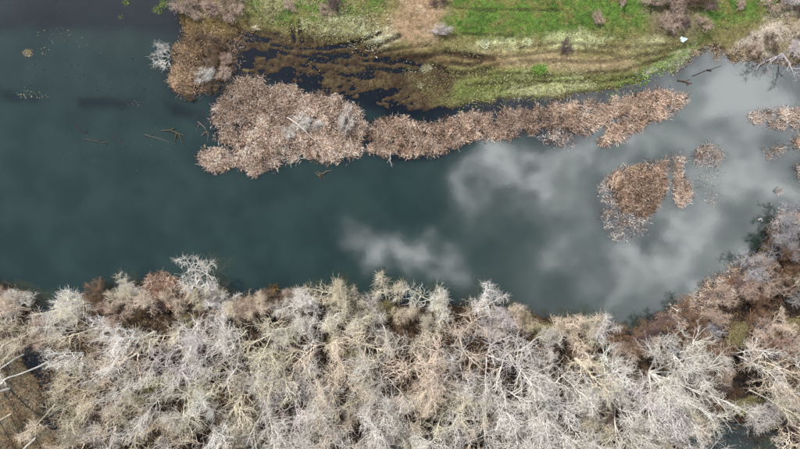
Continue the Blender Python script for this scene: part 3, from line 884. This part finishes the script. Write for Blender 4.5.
# round shrubs along the water
RS = 'round shrubs along the wooded shore'
tree('round_shrub', 'round0', 130, 293, .8, .4, 'tan', 'rounded tan shrub on shore, left of the salmon reed clump', 'shrub', RS, crown='olive')
tree('round_shrub', 'round1', 277, 297, .6, 1.1, 'rust', 'rust brown shrub on the shore with dark gaps around it', 'shrub', RS, crown='brown')
tree('round_shrub', 'round2', 532, 322, .75, .1, 'olive', 'rounded olive shrub on shore right of the feathery lilac tree', 'shrub', RS, crown='moss')
tree('round_shrub', 'round3', 552, 328, .72, 2.1, 'olive', 'olive shrub touching the rounded one near the right bend', 'shrub', RS)
tree('round_shrub', 'round0', 618, 346, .8, 3.1, 'pink', 'pinkish tan feathery shrub at the tip of the right bend', 'shrub', RS)
tree('round_shrub', 'round1', 780, 262, .85, .9, 'rust', 'rust coloured round shrub near the right edge by the water', 'shrub', RS, crown='rust')
tree('round_shrub', 'round2', 292, 300, .65, 2.3, 'pink', 'dull pink shrub on shore between the rust one and the white tree', 'shrub', RS)
tree('round_shrub', 'round3', 405, 312, .7, 1.3, 'tan', 'cream shrub on the shore between the slim sapling and the forked tree', 'shrub', RS)
tree('round_shrub', 'round1', 395, 334, .8, 1.9, 'rust', 'dark rust brown shrub in a gap of the wood near the middle', 'shrub', crown='brown')
tree('round_shrub', 'round0', 262, 306, .62, .2, 'tan', 'pale tan shrub on shore, left of the rust brown one', 'shrub', RS)
tree('round_shrub', 'round2', 178, 300, .65, 2.9, 'tan', 'low tan shrub between the salmon reeds and the white overhanging tree', 'shrub', RS)

# scrub right at the water's edge
rs_ = np.random.default_rng(66)
sh = [q_ for q_ in SOUTH if -78 < q_[0] < 78]
SCRUB = []
for (ax, ay), (bx, by) in zip(sh[:-1], sh[1:]):
    m_ = max(1, int(math.hypot(bx - ax, by - ay) / 2.6))
    for k in range(m_):
        f_ = (k + rs_.uniform(.2, .8)) / m_
        px, py = (ax + (bx - ax) * f_) / PXM + 400, 224.5 - (ay + (by - ay) * f_) / PXM + rs_.uniform(1, 7)
        if min((px - a_) ** 2 + (py - b_) ** 2 for a_, b_ in TREES) < 36:
            continue
        bk = rs_.choice(['tan', 'olive', 'brown', 'pink', 'rust', 'white'] if px < 640 else ['slate', 'pink', 'brown', 'dark', 'tan', 'rust'])
        SCRUB.append((px, tree('shore_shrub', ['round%d', 'shrub%d'][rs_.random() < .4] % rs_.integers(4), px, py, rs_.uniform(.5, .9), rs_.uniform(0, 6.28), bk, 'x', 'shrub', 'low scrub along the wooded shore'), bk))
NAMES = {'tan': 'tan', 'olive': 'olive grey', 'brown': 'brown', 'pink': 'pinkish', 'rust': 'rust brown', 'white': 'whitish', 'slate': 'slate grey', 'dark': 'dark purple brown', 'lilac': 'lilac grey'}
TREES_KEEP = [t_ for t_ in TREES]
TREES[:] = TREES[:len(TREES) - len(SCRUB)]

# the wood behind
rw = np.random.default_rng(77)
pts_ = [(p_[0], p_[1], 15.0) for p_ in TREES]
cand = np.stack([rw.uniform(-14, 814, 9000), rw.uniform(226, 462, 9000)], -1)
cxy = np.array([P(*c_) for c_ in cand])
csd = sdist(cxy[:, 0], cxy[:, 1], SOUTH)
cpl = sdist(cxy[:, 0], cxy[:, 1], POOL)
wood = []
for (px, py), sd, pl in zip(cand, csd, cpl):
    if sd < .9 or pl > -1.5 or (62 < px < 86 and py > 345):
        continue
    if px < 62 and py > 340:
        mind = 25.0
    elif 660 < px < 735 and 356 < py < 415:
        continue
    else:
        mind = 20.0
    if all((px - a) ** 2 + (py - b) ** 2 > (.5 * (mind + c_)) ** 2 for a, b, c_ in pts_):
        pts_.append((px, py, mind))
        wood.append((px, py, sd))
ORD = []
ZN = ((0, 62, 'in the lower left clearing'), (62, 260, 'in the left wood'),
      (260, 430, 'in the middle wood'), (430, 625, 'in the right middle wood'),
      (625, 900, 'in the right end wood'))
BL = {'white': 'whitish', 'grey': 'grey', 'lilac': 'lilac grey', 'olive': 'olive grey', 'tan': 'tan', 'pink': 'pinkish', 'brown': 'brown',
      'slate': 'slate grey', 'moss': 'mossy olive', 'rust': 'rust brown', 'dark': 'dark purple brown'}
for px, py, sd in wood:
    zn = [z_[2] for z_ in ZN if px < z_[1]][0]
    zc_ = fbm(np.array([px * .2]), np.array([py * .2]), 9, 91, 3)[0]
    if px < 62 and py > 336:
        pr, sc, bk = 'pole%d' % rw.integers(3), rw.uniform(.85, 1.1), rw.choice(['white', 'tan', 'white'])
        kind = 'tall slender'
    elif px < 125 and py > 336:
        pr, sc, bk = 'spread%d' % rw.integers(5), rw.uniform(.6, .75), rw.choice(['white', 'tan', 'olive'])
        kind = 'spreading'
    elif px > 640 and py < 350:
        pr, sc, bk = 'round%d' % rw.integers(4), rw.uniform(.65, .95), rw.choice(['slate', 'moss', 'rust', 'lilac', 'pink', 'tan', 'pink'])
        kind = 'low bushy'
    elif sd < 5 or rw.random() < .14:
        pr, sc, bk = 'round%d' % rw.integers(4), rw.uniform(.75, 1.15), rw.choice(['tan', 'olive', 'tan', 'white', 'olive'] if zc_ > .45 else ['tan', 'pink', 'white', 'grey'])
        kind = 'low bushy'
    elif px < 250 and rw.random() < .75 or rw.random() < .2:
        pr, sc, bk = 'tall%d' % rw.integers(4), rw.uniform(.7, .95), rw.choice(['white', 'white', 'tan', 'olive', 'grey'])
        kind = 'tall slender'
    else:
        pr, sc = 'spread%d' % rw.integers(5), rw.uniform(.72, 1.05)
        bk = rw.choice(['white', 'white', 'lilac', 'white', 'tan'] if zc_ < .52 else ['olive', 'tan', 'white', 'white', 'grey'])
        kind = 'spreading'
    ncat = 'shrub' if kind == 'low bushy' else 'tree'
    ORD.append((f'{kind} {BL[bk]} bare {ncat}s {zn}', px, None))
    ORD[-1] = ORD[-1][:2] + (tree('bushy_shrub' if ncat == 'shrub' else ('tall_tree' if kind.startswith('tall') else 'spreading_tree'), pr, px, py, sc,
         rw.uniform(0, 6.28), bk, f'{kind} {BL[bk]} bare {ncat} {zn}', ncat, f'{kind} {BL[bk]} {ncat}s {zn}',
         tilt=(rw.normal(-.05, .06), rw.normal(0, .06))),)

# undergrowth between the trees
us = 0
for px, py in zip(rw.uniform(-5, 805, 1200), rw.uniform(226, 455, 1200)):
    x, y = P(px, py)
    sd = sdist(np.array([x]), np.array([y]), SOUTH)[0]
    if sd < .8 or sdist(np.array([x]), np.array([y]), POOL)[0] > -.8 or us >= 130:
        continue
    if px < 75 and py > 338:
        continue
    bk = rw.choice(['brown', 'rust', 'brown', 'pink', 'moss', 'dark'])
    if px > 640 and py < 345:
        bk = rw.choice(['slate', 'moss', 'dark', 'brown'])
    zn = [z_[2] for z_ in ZN if px < z_[1]][0]
    ut = tree('undergrowth_shrub', 'shrub%d' % rw.integers(4), px, py, rw.uniform(.7, 1.2), rw.uniform(0, 6.28), bk,
         f'low {BL[bk]} undergrowth shrub under the trees {zn}', 'shrub', f'{BL[bk]} undergrowth shrubs {zn}')
    ORD.append((f'low {BL[bk]} undergrowth shrubs {zn}', px, ut))
    us += 1
for px, ob, bk in SCRUB:
    ORD.append((f'low {NAMES[bk]} scrub bushes along the wooded shore', px, ob))
ONES = 'first second third fourth fifth sixth seventh eighth ninth tenth eleventh twelfth thirteenth fourteenth fifteenth sixteenth seventeenth eighteenth nineteenth twentieth'.split()
for key in sorted(set(a for a, b, c_ in ORD)):
    mem = sorted([(b, c_) for a, b, c_ in ORD if a == key], key=lambda t: t[0])
    for k, (_, ob) in enumerate(mem):
        if len(mem) == 1 and 'scrub' in key:
            ob['label'] = 'the only ' + key.replace('bushes', 'bush')
        if len(mem) > 1:
            ob['label'] = f'{ONES[k] if k < 20 else str(k + 1) + "th"} from left of the {key}'

# ------------------------------------------------------------------ shrubs of the near (upper) bank
tree('dead_shrub', 'dead', 171, 57, 1.0, 0.0, 'white', 'white dead shrub fanning over the water beside the cream reed clump', 'shrub')
tree('bare_shrub', 'shrub0', 207, 76, 1.0, .5, 'white', 'white twiggy shrub on the right side of the cream reed clump', 'shrub')
for a, b, s, rr, l in ((303, 123, 1.0, .2, 'whitish shrub in the middle of the wide reed bed'),
                       (346, 121, 1.15, 1.2, 'bright white bushy shrub at the right end of the wide reed bed'),
                       (290, 133, .8, 2.2, 'small white shrub left of the whitish one in the wide reed bed'),
                       (314, 124, .75, 3.0, 'greyish shrub between the two white ones in the reed bed')):
    tree('bare_shrub', 'shrub%d' % int(rr), a, b, s, rr, 'white', l, 'shrub', 'white shrubs in the wide reed bed', sink=.1)
for k, (a, b, s, l) in enumerate(((186, 6, 1.25, 'pinkish bare shrub at the water corner of the top left bank'),
                                  (202, 4, 1.3, 'second pinkish bare shrub from the water corner of the top left bank'),
                                  (197, 16, .9, 'low pinkish shrub at the foot of the two corner shrubs top left'),
                                  (220, 6, 1.3, 'third pinkish bare shrub from the water corner of the top left bank'),
                                  (232, 18, .9, 'small mauve shrub at the lower right end of the top left shrubs'),
                                  (240, 3, 1.2, 'fourth pinkish bare shrub from the water corner at top'))):
    tree('bare_shrub', 'shrub%d' % (k % 4), a, b, s, k * 1.3, 'pink', l, 'shrub', 'pinkish shrubs on the top left bank', crown='pink')
for k, (a, b, s, bk, l) in enumerate(((652, 4, 1.1, 'pink', 'mauve bare shrub at the left end of the top right thicket'),
                                      (670, 2, 1.2, 'pink', 'mauve bare shrub at top of the thicket, second from left'),
                                      (688, 4, 1.2, 'brown', 'brown bare shrub at top of the thicket, third from left'),
                                      (704, 3, 1.0, 'dark', 'dark bare shrub at the right end of the top right thicket'),
                                      (673, 14, .9, 'pink', 'rounded pink grey shrub in the middle of the thicket'),
                                      (666, 27, 1.15, 'pink', 'lowest shrub of the thicket, above the pale blue scrap'),
                                      (680, 26, .7, 'dark', 'small dark shrub right beside the lowest thicket shrub'),
                                      (700, 26, .75, 'pink', 'small pink shrub alone right of the thicket'),
                                      (736, 7, .6, 'pink', 'tiny pink shrub on the green patch top right'))):
    tree('bare_shrub', 'shrub%d' % (k % 4), a, b, s, k * 1.7, bk, l, 'shrub', 'shrubs of the top right thicket')
for k, (a, b, s, bk, l) in enumerate(((442, 33, .85, 'lilac', 'pale lilac shrub beside the sandy track'),
                                      (563, 49, .8, 'dark', 'dark purple brown shrub on the muddy flat'),
                                      (595, 21, .75, 'pink', 'small pink shrub alone in the bright green turf'),
                                      (438, 4, .7, 'dark', 'dark shrub at the top beside the sandy track'),
                                      (336, 6, 1.0, 'dark', 'reddish purple brush heap at the top edge'),
                                      (326, 12, .7, 'pink', 'small pale brush beside the reddish heap'),
                                      (291, 8, .75, 'pink', 'pinkish shrub above the short twin wheel ruts'),
                                      (620, -2, .8, 'pink', 'pale pink shrub cut by the top edge above the turf'),
                                      (218, 44, .9, 'brown', 'brown tangled shrub on the spit above the white twiggy shrub'),
                                      (214, 60, .9, 'brown', 'brown tangled shrub on the spit beside the blue grey pool'),
                                      (226, 74, .85, 'pink', 'pinkish tangled shrub at lower end of the spit'),
                                      (200, 40, .7, 'brown', 'low brown shrub at the top of the spit'),
                                      (228, 60, .7, 'pink', 'small tangled shrub at the pool edge of the spit'),
                                      (212, 88, .7, 'brown', 'low brown shrub where the spit meets the wide reed bed'),
                                      (190, 98, .55, 'brown', 'small brown shrub below the cream reed clump'),
                                      (770, 4, 1.2, 'pink', 'pinkish bare shrub at the top near the right corner'),
                                      (786, 2, 1.2, 'lilac', 'pale lilac bare shrub at top right corner, left one'),
                                      (799, 12, 1.1, 'brown', 'brown shrub cut by the right edge near the corner'),
                                      (793, 30, 1.0, 'tan', 'tan shrub on the right bank above the fallen tree'),
                                      (768, 44, .8, 'brown', 'brown shrub among bleached sedge by the fallen tree'),
                                      (790, 50, .9, 'lilac', 'grey shrub right above the fallen tree at the right edge'),
                                      (752, 50, .7, 'pink', 'small pinkish shrub at the left of the fallen tree'))):
    tree('bare_shrub', 'shrub%d' % (k % 4), a, b, s, k * 1.1, bk, l, 'shrub')

# ------------------------------------------------------------------ grasses of the upper bank
def grass(name, pts, label, step, nb, hgt, wid, pal, fill, seed, **kw):
    kw.setdefault('lean', (.2, 1.0))
    arrs = tuft_field(name, poly(pts), step, nb, hgt, wid, pal, fill, seed=seed, mat=M_GRASS, floor=-.02, **kw)
    return tag(link(name, make_mesh(name, *arrs), M_GRASS), label, 'grass', kind='stuff')


GREEN = [(84, 116, 50), (62, 88, 38), (100, 126, 60), (98, 110, 60), (126, 126, 84)]
DRY = [(154, 150, 114), (136, 130, 92), (170, 164, 134), (108, 102, 68), (94, 92, 56)]
grass('turf_grass', [(452, -25), (655, -25), (656, 12), (640, 40), (600, 40), (560, 38), (520, 41), (462, 40), (440, 27), (450, 6)],
      'bright green turf of the upper bank', .55, 6, .3, .07, GREEN, .4, 201, patch=1.8, stretch=.6)
grass('turf_grass', [(704, -25), (770, -25), (776, 12), (748, 28), (715, 34), (695, 36), (690, 16)],
      'yellow green turf between the thicket and the right corner', .6, 6, .35, .07, GREEN + DRY[:1], .48, 202, patch=1.8)
grass('turf_grass', [(600, 93), (640, 73), (682, 50), (696, 45), (676, 66), (650, 81), (612, 96)],
      'vivid green grass strip at the edge of the bank', .5, 7, .4, .07, [(130, 176, 72), (112, 160, 60), (150, 180, 96)], .42, 203)
grass('tussock_grass', [(246, -25), (385, -25), (382, 14), (345, 24), (300, 38), (262, 22), (250, 8)],
      'mottled green and bleached tussocks at the top left of the bank', .62, 8, .5, .08, GREEN[1:] + DRY + DRY[:3] + DRY, .4, 204, patch=1.7, stretch=.7)
grass('tussock_grass', [(300, 22), (372, 18), (402, 28), (400, 42), (370, 52), (330, 40), (300, 38)],
      'bleached tussock grass beside the curved wheel ruts', .55, 8, .45, .08, DRY + [(196, 194, 170)], .4, 205, patch=1.6)
grass('tussock_grass', [(420, 40), (560, 34), (690, 38), (660, 60), (560, 56), (440, 54)],
      'pale dry grass below the bright turf', .62, 7, .35, .08, DRY + GREEN[3:], .42, 206, patch=1.8, stretch=.5)
grass('tussock_grass', [(400, 66), (520, 68), (620, 72), (645, 74), (600, 92), (500, 102), (455, 106), (430, 96)],
      'olive and bleached grass between the ruts and the long reed bed', .6, 7, .38, .08, DRY + [(112, 124, 66), (130, 140, 80), (146, 150, 92)], .4, 207, patch=1.7, stretch=.5)
grass('marsh_grass', [(250, 32), (350, 42), (450, 62), (460, 84), (430, 104), (390, 100), (330, 78), (280, 56)],
      'olive brown sedge on the marsh hummocks', .75, 6, .3, .07, [(104, 94, 64), (82, 72, 50), (122, 110, 76)], .46, 208, patch=1.7, stretch=.6)
grass('leaf_litter_sedge', [(-20, 338), (50, 342), (62, 380), (64, 455), (-20, 460)],
      'tan dry sedge on the floor of the lower left clearing', .7, 7, .45, .08, [(146, 132, 106), (126, 112, 88), (110, 106, 92), (140, 114, 92)], .46, 209)


sx0, sy0 = -400 * PXM - 4, P(0, 462)[1]
FLOOR = np.array([p_ for p_ in SOUTH if -79 < p_[0] < 79] + [P(812, 462), P(-15, 462)])
ff = tuft_field('woodland_floor', FLOOR, .62, 7, .75, .07, [(112, 92, 72), (88, 70, 55), (58, 48, 41), (136, 116, 90), (98, 72, 56), (80, 72, 54)], .5, seed=210, patch=2.0, floor=-.1, lean=(.2, 1.2))
tag(link('dry_undergrowth', make_mesh('dry_undergrowth', *ff), M_GRASS), 'brown dry grass and brush covering the floor of the wood', 'undergrowth', kind='stuff')


grass('spit_sedge', [(182, 18), (262, 28), (240, 44), (234, 66), (224, 92), (176, 93), (174, 50), (184, 40)],
      'brown and pinkish dead stems tangled on the spit above the cream reed clump', .5, 8, .7, .05, [(140, 116, 92), (112, 90, 70), (164, 140, 122), (92, 76, 60), (130, 112, 70)], .42, 211, patch=1.4)


def tuft(name, px, py, rad, hgt, pal, label, cat='grass', seed=0, wid=.05, nb=320):
    r = np.random.default_rng(seed + 900)
    x, y = P(px, py)
    z = max(float(gz(x, y)[0]), -.1)
    a, q_ = r.uniform(0, 6.28, nb), rad * np.sqrt(r.uniform(0, 1, nb)) * .75
    root = np.stack([q_ * np.cos(a) * r.uniform(.8, 1.5), q_ * np.sin(a), np.full(nb, -.05)], -1)
    az = a + r.normal(0, 2.0, nb)
    arr = blade_arrays(root, az, hgt * r.uniform(.6, 1.25, nb), wid * r.uniform(.6, 1.4, nb), r.uniform(.1, .8, nb), r.uniform(.2, 1.2, nb),
                       np.clip(pick(pal, nb, r) * r.uniform(.75, 1.25, nb)[:, None], 0, .8))
    ob = link(name, make_mesh(name, *arr), M_GRASS, loc=(x, y, z))
    return tag(ob, label, cat)


tuft('green_tuft', 538, 71, 1.1, 1.0, [(112, 150, 66), (96, 134, 56), (136, 160, 90)], 'vivid green leafy tuft alone on the muddy flat', seed=1)
tuft('pale_tuft', 426, 69, .9, .8, [(176, 172, 146), (156, 150, 122), (130, 124, 96)], 'white bleached tuft below the dark wheel ruts', seed=2)
tuft('pale_tuft', 420, 86, .5, .6, [(176, 172, 146), (156, 150, 122), (130, 124, 96)], 'small bleached tuft near the edge of the black marsh', seed=3, nb=120)
tuft('pale_tuft', 256, 28, .6, .6, [(206, 196, 170), (188, 176, 150)], 'small cream tuft above the marsh pool', seed=4, nb=120)
tuft('pale_tuft', 484, 47, .8, .6, [(196, 198, 170), (180, 182, 150)], 'bleached tuft in the dry grass below the bright turf', seed=5, nb=200)
tuft('pale_tuft', 28, 53, .75, .5, [(170, 152, 120), (146, 128, 98), (180, 170, 150)], 'cream grass tussock standing in the water at the left', seed=6, nb=220)
tuft('pale_tuft', 778, 191, .8, .6, [(190, 180, 172), (150, 140, 136), (110, 100, 98)], 'grey reed tuft alone in the water near the right bank', seed=7, nb=160)
tuft('green_tuft', 158, 10, .9, .5, [(112, 130, 62), (140, 152, 80)], 'olive green plant tuft in the water at the top, right one', seed=8, nb=120)
tuft('green_tuft', 164, 3, 1.0, .5, [(104, 126, 58), (136, 150, 76)], 'larger olive green plant tuft in the water at the top edge', seed=9, nb=160)
tuft('green_tuft', 126, 2, .8, .5, [(96, 110, 56), (126, 134, 72)], 'dull green plant tuft in the water at the top, left one', seed=10, nb=120)
tuft('green_tuft', 121, 17, .45, .4, [(96, 110, 56), (126, 134, 72)], 'tiny green tuft in the water below the dull green one', seed=11, nb=60)
tuft('rust_tuft', 274, 288, .5, 1.2, [(122, 102, 58), (112, 90, 58), (92, 72, 52)], 'yellow leafed stem on the wooded shore near rust brown shrub', 'plant', seed=12, nb=70, wid=.05)


# floating leaves in the left water: uncountable specks, one patch each
def floating(name, pts, n, label, seed, pal, size=.12):
    r = np.random.default_rng(seed)
    pg = poly(pts)
    lo, hi = pg.min(0), pg.max(0)
    V, F, C = [], [], []
    k = 0
    while k < n:
        x, y = r.uniform(lo[0], hi[0]), r.uniform(lo[1], hi[1])
        if sdist(np.array([x]), np.array([y]), pg)[0] < 0:
            continue
        m_ = r.integers(5, 8)
        a = np.sort(r.uniform(0, 6.28, m_))
        s = size * r.uniform(.5, 1.5) * r.uniform(.6, 1.2, m_)
        ring = np.stack([x + s * np.cos(a), y + .8 * s * np.sin(a), .02 + r.uniform(0, .07, m_)], -1)
        b0 = sum(len(v_) for v_ in V)
        V.append(np.concatenate([[[x, y, .10]], ring]))
        F += [[b0, b0 + 1 + i, b0 + 1 + (i + 1) % m_] for i in range(m_)]
        C.append(np.repeat(pick(pal, 1, r) * r.uniform(.6, 1.2), m_ + 1, 0))
        k += 1
    ob = link(name, make_mesh(name, np.concatenate(V), np.array(F), np.concatenate(C)), M_GRASS)
    return tag(ob, label, 'water plants', kind='stuff')


FL = [(122, 116, 94), (98, 98, 70), (146, 140, 124), (76, 80, 54)]
floating('floating_leaves', [(28, 30), (60, 27), (80, 31), (96, 45), (80, 48), (62, 44), (54, 52), (36, 58), (44, 42)], 46, 'pale floating leaves scattered in the upper left water', 1, FL)
floating('floating_leaves', [(16, 92), (28, 90), (48, 94), (50, 98), (34, 99), (20, 97)], 34, 'tight row of white floating leaves on the left water', 2, FL[2:3] + FL[:1])
floating('floating_leaves', [(124, 100), (140, 101), (139, 106), (126, 105)], 14, 'small patch of dark floating leaves left of the reed clumps', 3, [(120, 116, 100), (90, 88, 78)])
floating('floating_leaves', [(60, 120), (180, 122), (196, 160), (150, 172), (60, 170)], 60, 'few dark floating specks on the open left water', 4, [(60, 60, 56), (44, 50, 50)], .14)
floating('floating_leaves', [(20, 55), (150, 50), (160, 95), (20, 88)], 60, 'few dark sunken specks in the left water', 5, [(60, 60, 56), (44, 50, 50)], .18)


# ------------------------------------------------------------------ driftwood and the fallen tree
def wood_tubes(parts, S=6):
    """parts: list of (list of xyz, r0, r1)"""
    geo = []
    for ps, a, b in parts:
        p_ = np.array(ps, float)[None]
        t = np.linspace(0, 1, p_.shape[1])[None]
        geo.append(tubes(p_, a * (1 - t) + b * t, S))
    return cat_geo(geo)


def drift(name, parts_px, label, col, seed=0, cat='driftwood'):
    """parts_px: list of (pixel path, z path, r0, r1)"""
    r = np.random.default_rng(seed + 40)
    parts = []
    for path, zs, a, b in parts_px:
        n = 9
        t = np.linspace(0, len(path) - 1, n)
        xy = np.array([P(*q_) for q_ in path])
        a, b = a * .75, b * .75
        x = np.interp(t, np.arange(len(path)), xy[:, 0]) + r.normal(0, .07, n)
        y = np.interp(t, np.arange(len(path)), xy[:, 1]) + r.normal(0, .07, n)
        z = np.interp(t, np.linspace(0, len(path) - 1, len(zs)), zs)
        parts.append((np.stack([x, y, z], -1), a, b))
    V, F = wood_tubes(parts)
    c0 = V.mean(0) * np.array([1, 1, 0])
    C = np.repeat(srgb(*col)[None] * (.6 if cat == 'driftwood' and max(col) < 170 else 1.0), len(V), 0)
    me = make_mesh(name, V - c0, F, C, True)
    return tag(link(name, me, M_WOOD, loc=tuple(c0)), label, cat)


drift('driftwood_branch', [([(76, 124), (79, 130), (86, 133), (91, 135)], (.05, .1, .05), .12, .05), ([(84, 132), (88, 130)], (.08, .25), .06, .03)], 'dark hooked branch afloat in the left water', (64, 58, 54), 1)
drift('driftwood_branch', [([(84, 139), (92, 141), (104, 143), (110, 141)], (.08, .06, .02), .13, .07), ([(97, 142), (101, 139)], (.08, .3), .06, .03)], 'pale log afloat below the dark hooked branch', (88, 82, 76), 2)
drift('driftwood_branch', [([(112, 136), (118, 140), (126, 144)], (.02, .08, .04), .13, .06), ([(119, 141), (123, 139)], (.08, .3), .05, .03)], 'short dark log right of the pale floating log', (72, 66, 62), 3)
drift('driftwood_branch', [([(145, 135), (152, 137), (172, 142)], (.14, .04, -.06), .17, .07), ([(150, 136), (154, 133)], (.06, .3), .06, .03)], 'straight stick with a white end pointing at the forked debris', (104, 98, 92), 4)
drift('forked_driftwood', [([(162, 131), (170, 130), (178, 133), (184, 136)], (.1, .2, .25, .1), .13, .08), ([(177, 132), (176, 138), (174, 142)], (.25, .15, .05), .12, .04),
                           ([(178, 133), (182, 141), (183, 147)], (.25, .15, .0), .1, .03), ([(172, 130), (175, 127)], (.2, .35), .12, .06)], 'yellowish forked driftwood near the small pale reed clump', (112, 100, 76), 5)
drift('stranded_branch', [([(198, 122), (206, 128), (208, 136)], (.1, .3, .05), .1, .04), ([(202, 136), (206, 132), (209, 133), (208, 142)], (.1, .3, .2, .0), .09, .03),
                          ([(200, 124), (196, 130)], (.2, .02), .06, .03)], 'curled dead stems left of the wide reed bed', (150, 132, 122), 6)
drift('stump', [([(321, 177), (321, 174)], (-.2, .45), .42, .3), ([(321, 175), (317, 171)], (.2, .05), .16, .06), ([(322, 174), (329, 171), (332, 170)], (.2, .1, -.05), .16, .05),
                ([(320, 176), (315, 173)], (.15, -.02), .12, .05), ([(322, 176), (325, 179)], (.2, -.05), .12, .05)], 'lone stump with roots in the water below the wide reed bed', (96, 84, 72), 7, 'stump')
drift('driftwood_branch', [([(390, 152), (390, 160), (392, 167)], (.3, .15, -.02), .12, .05), ([(390, 159), (387, 163)], (.2, .0), .06, .03)], 'pale branch sticking out of the long reed bed into the river', (190, 182, 176), 8)
drift('driftwood_branch', [([(288, 118), (300, 127), (316, 141)], (1.3, 1.6, 1.3), .12, .05), ([(300, 127), (304, 122)], (1.6, 1.9), .06, .03), ([(308, 134), (306, 140)], (1.5, 1.2), .06, .03)], 'long pale pole lying across the wide reed bed', (206, 194, 184), 9)
drift('driftwood_branch', [([(692, 76), (702, 72), (712, 68), (721, 66)], (.04, .08, .1, .05), .12, .06), ([(707, 70), (711, 71)], (.1, .2), .2, .08)], 'dark snag lying in the water below the bank edge', (66, 56, 50), 10)
drift('driftwood_branch', [([(678, 80), (686, 82), (692, 84)], (.06, .12, .06), .24, .12), ([(684, 82), (690, 79)], (.1, .05), .16, .06), ([(686, 82), (688, 86)], (.1, .02), .12, .05)], 'pinkish mat of dead stems between bank and the long reed bed', (112, 94, 86), 11)
drift('driftwood_branch', [([(758, 220), (762, 218)], (.05, .05), .1, .05), ([(760, 219), (763, 221)], (.06, .02), .06, .03)], 'tiny white stick in the water near the right bank', (206, 200, 196), 12)
PROTO['fallen'] = tree_meshes('fallen_tree', 386, 6.0, stems=5, spread=.75, r0=.12, limbs=5, llen=.34, nb=4, nt=3, ntt=1, start=.3, trop=0.0, wig=.14, tw=.02)
ft_ = tree('fallen_tree', 'fallen', 779, 57, 1.0, -.42, 'slate', 'grey dead tree fallen from the right bank with branches in the water', 'dead tree')
ft_.rotation_euler = (math.radians(80), 0, -.42)
ft_.location.z += .55

# pale blue scrap of sheeting on the bank
r = np.random.default_rng(5)
n = 14
SH = .8
uu, vv = np.meshgrid(np.linspace(-1, 1, n), np.linspace(-1, 1, n))
ang = np.arctan2(vv, uu)
rad_ = np.maximum(np.abs(uu), np.abs(vv)) * (1 + .25 * np.sin(3 * ang + 1) + .12 * np.sin(7 * ang))
X = rad_ * np.cos(ang) * .6
Y = rad_ * np.sin(ang) * .48
Z = .16 + .3 * (fbm(X + 9, Y + 4, .45, 3, 3) - .4) * (1.1 - .5 * rad_)
top = np.stack([X, Y, Z], -1).reshape(-1, 3)
bot = top - np.array([0, 0, .025])
I = np.arange(n * n).reshape(n, n)
q = np.stack([I[:-1, :-1], I[:-1, 1:], I[1:, 1:], I[1:, :-1]], -1).reshape(-1, 4)
ft = np.concatenate([q[:, [0, 1, 2]], q[:, [0, 2, 3]]])
rim = np.concatenate([I[0, :-1], I[:-1, -1], I[-1, :0:-1], I[:0:-1, 0]])
rn = np.roll(rim, -1)
side_f = np.concatenate([np.stack([rim, rim + n * n, rn], -1), np.stack([rn, rim + n * n, rn + n * n], -1)])
F = np.concatenate([ft, ft[:, ::-1] + n * n, side_f])
x, y = P(681, 41)
cols = np.repeat(srgb(176, 206, 214)[None], 2 * n * n, 0)
M_SHEET = mat_vertex('plastic_sheet', .4, .5, 3.0, .8, 1.15)
tag(link('plastic_sheet', make_mesh('plastic_sheet', np.concatenate([top, bot]), F, cols), M_SHEET, loc=(x, y, float(gz(x, y)[0]) - .02)),
    'crumpled pale blue scrap of sheeting on the bank below the thicket', 'litter')
print('trees', len(TREES), 'wood', len(wood))
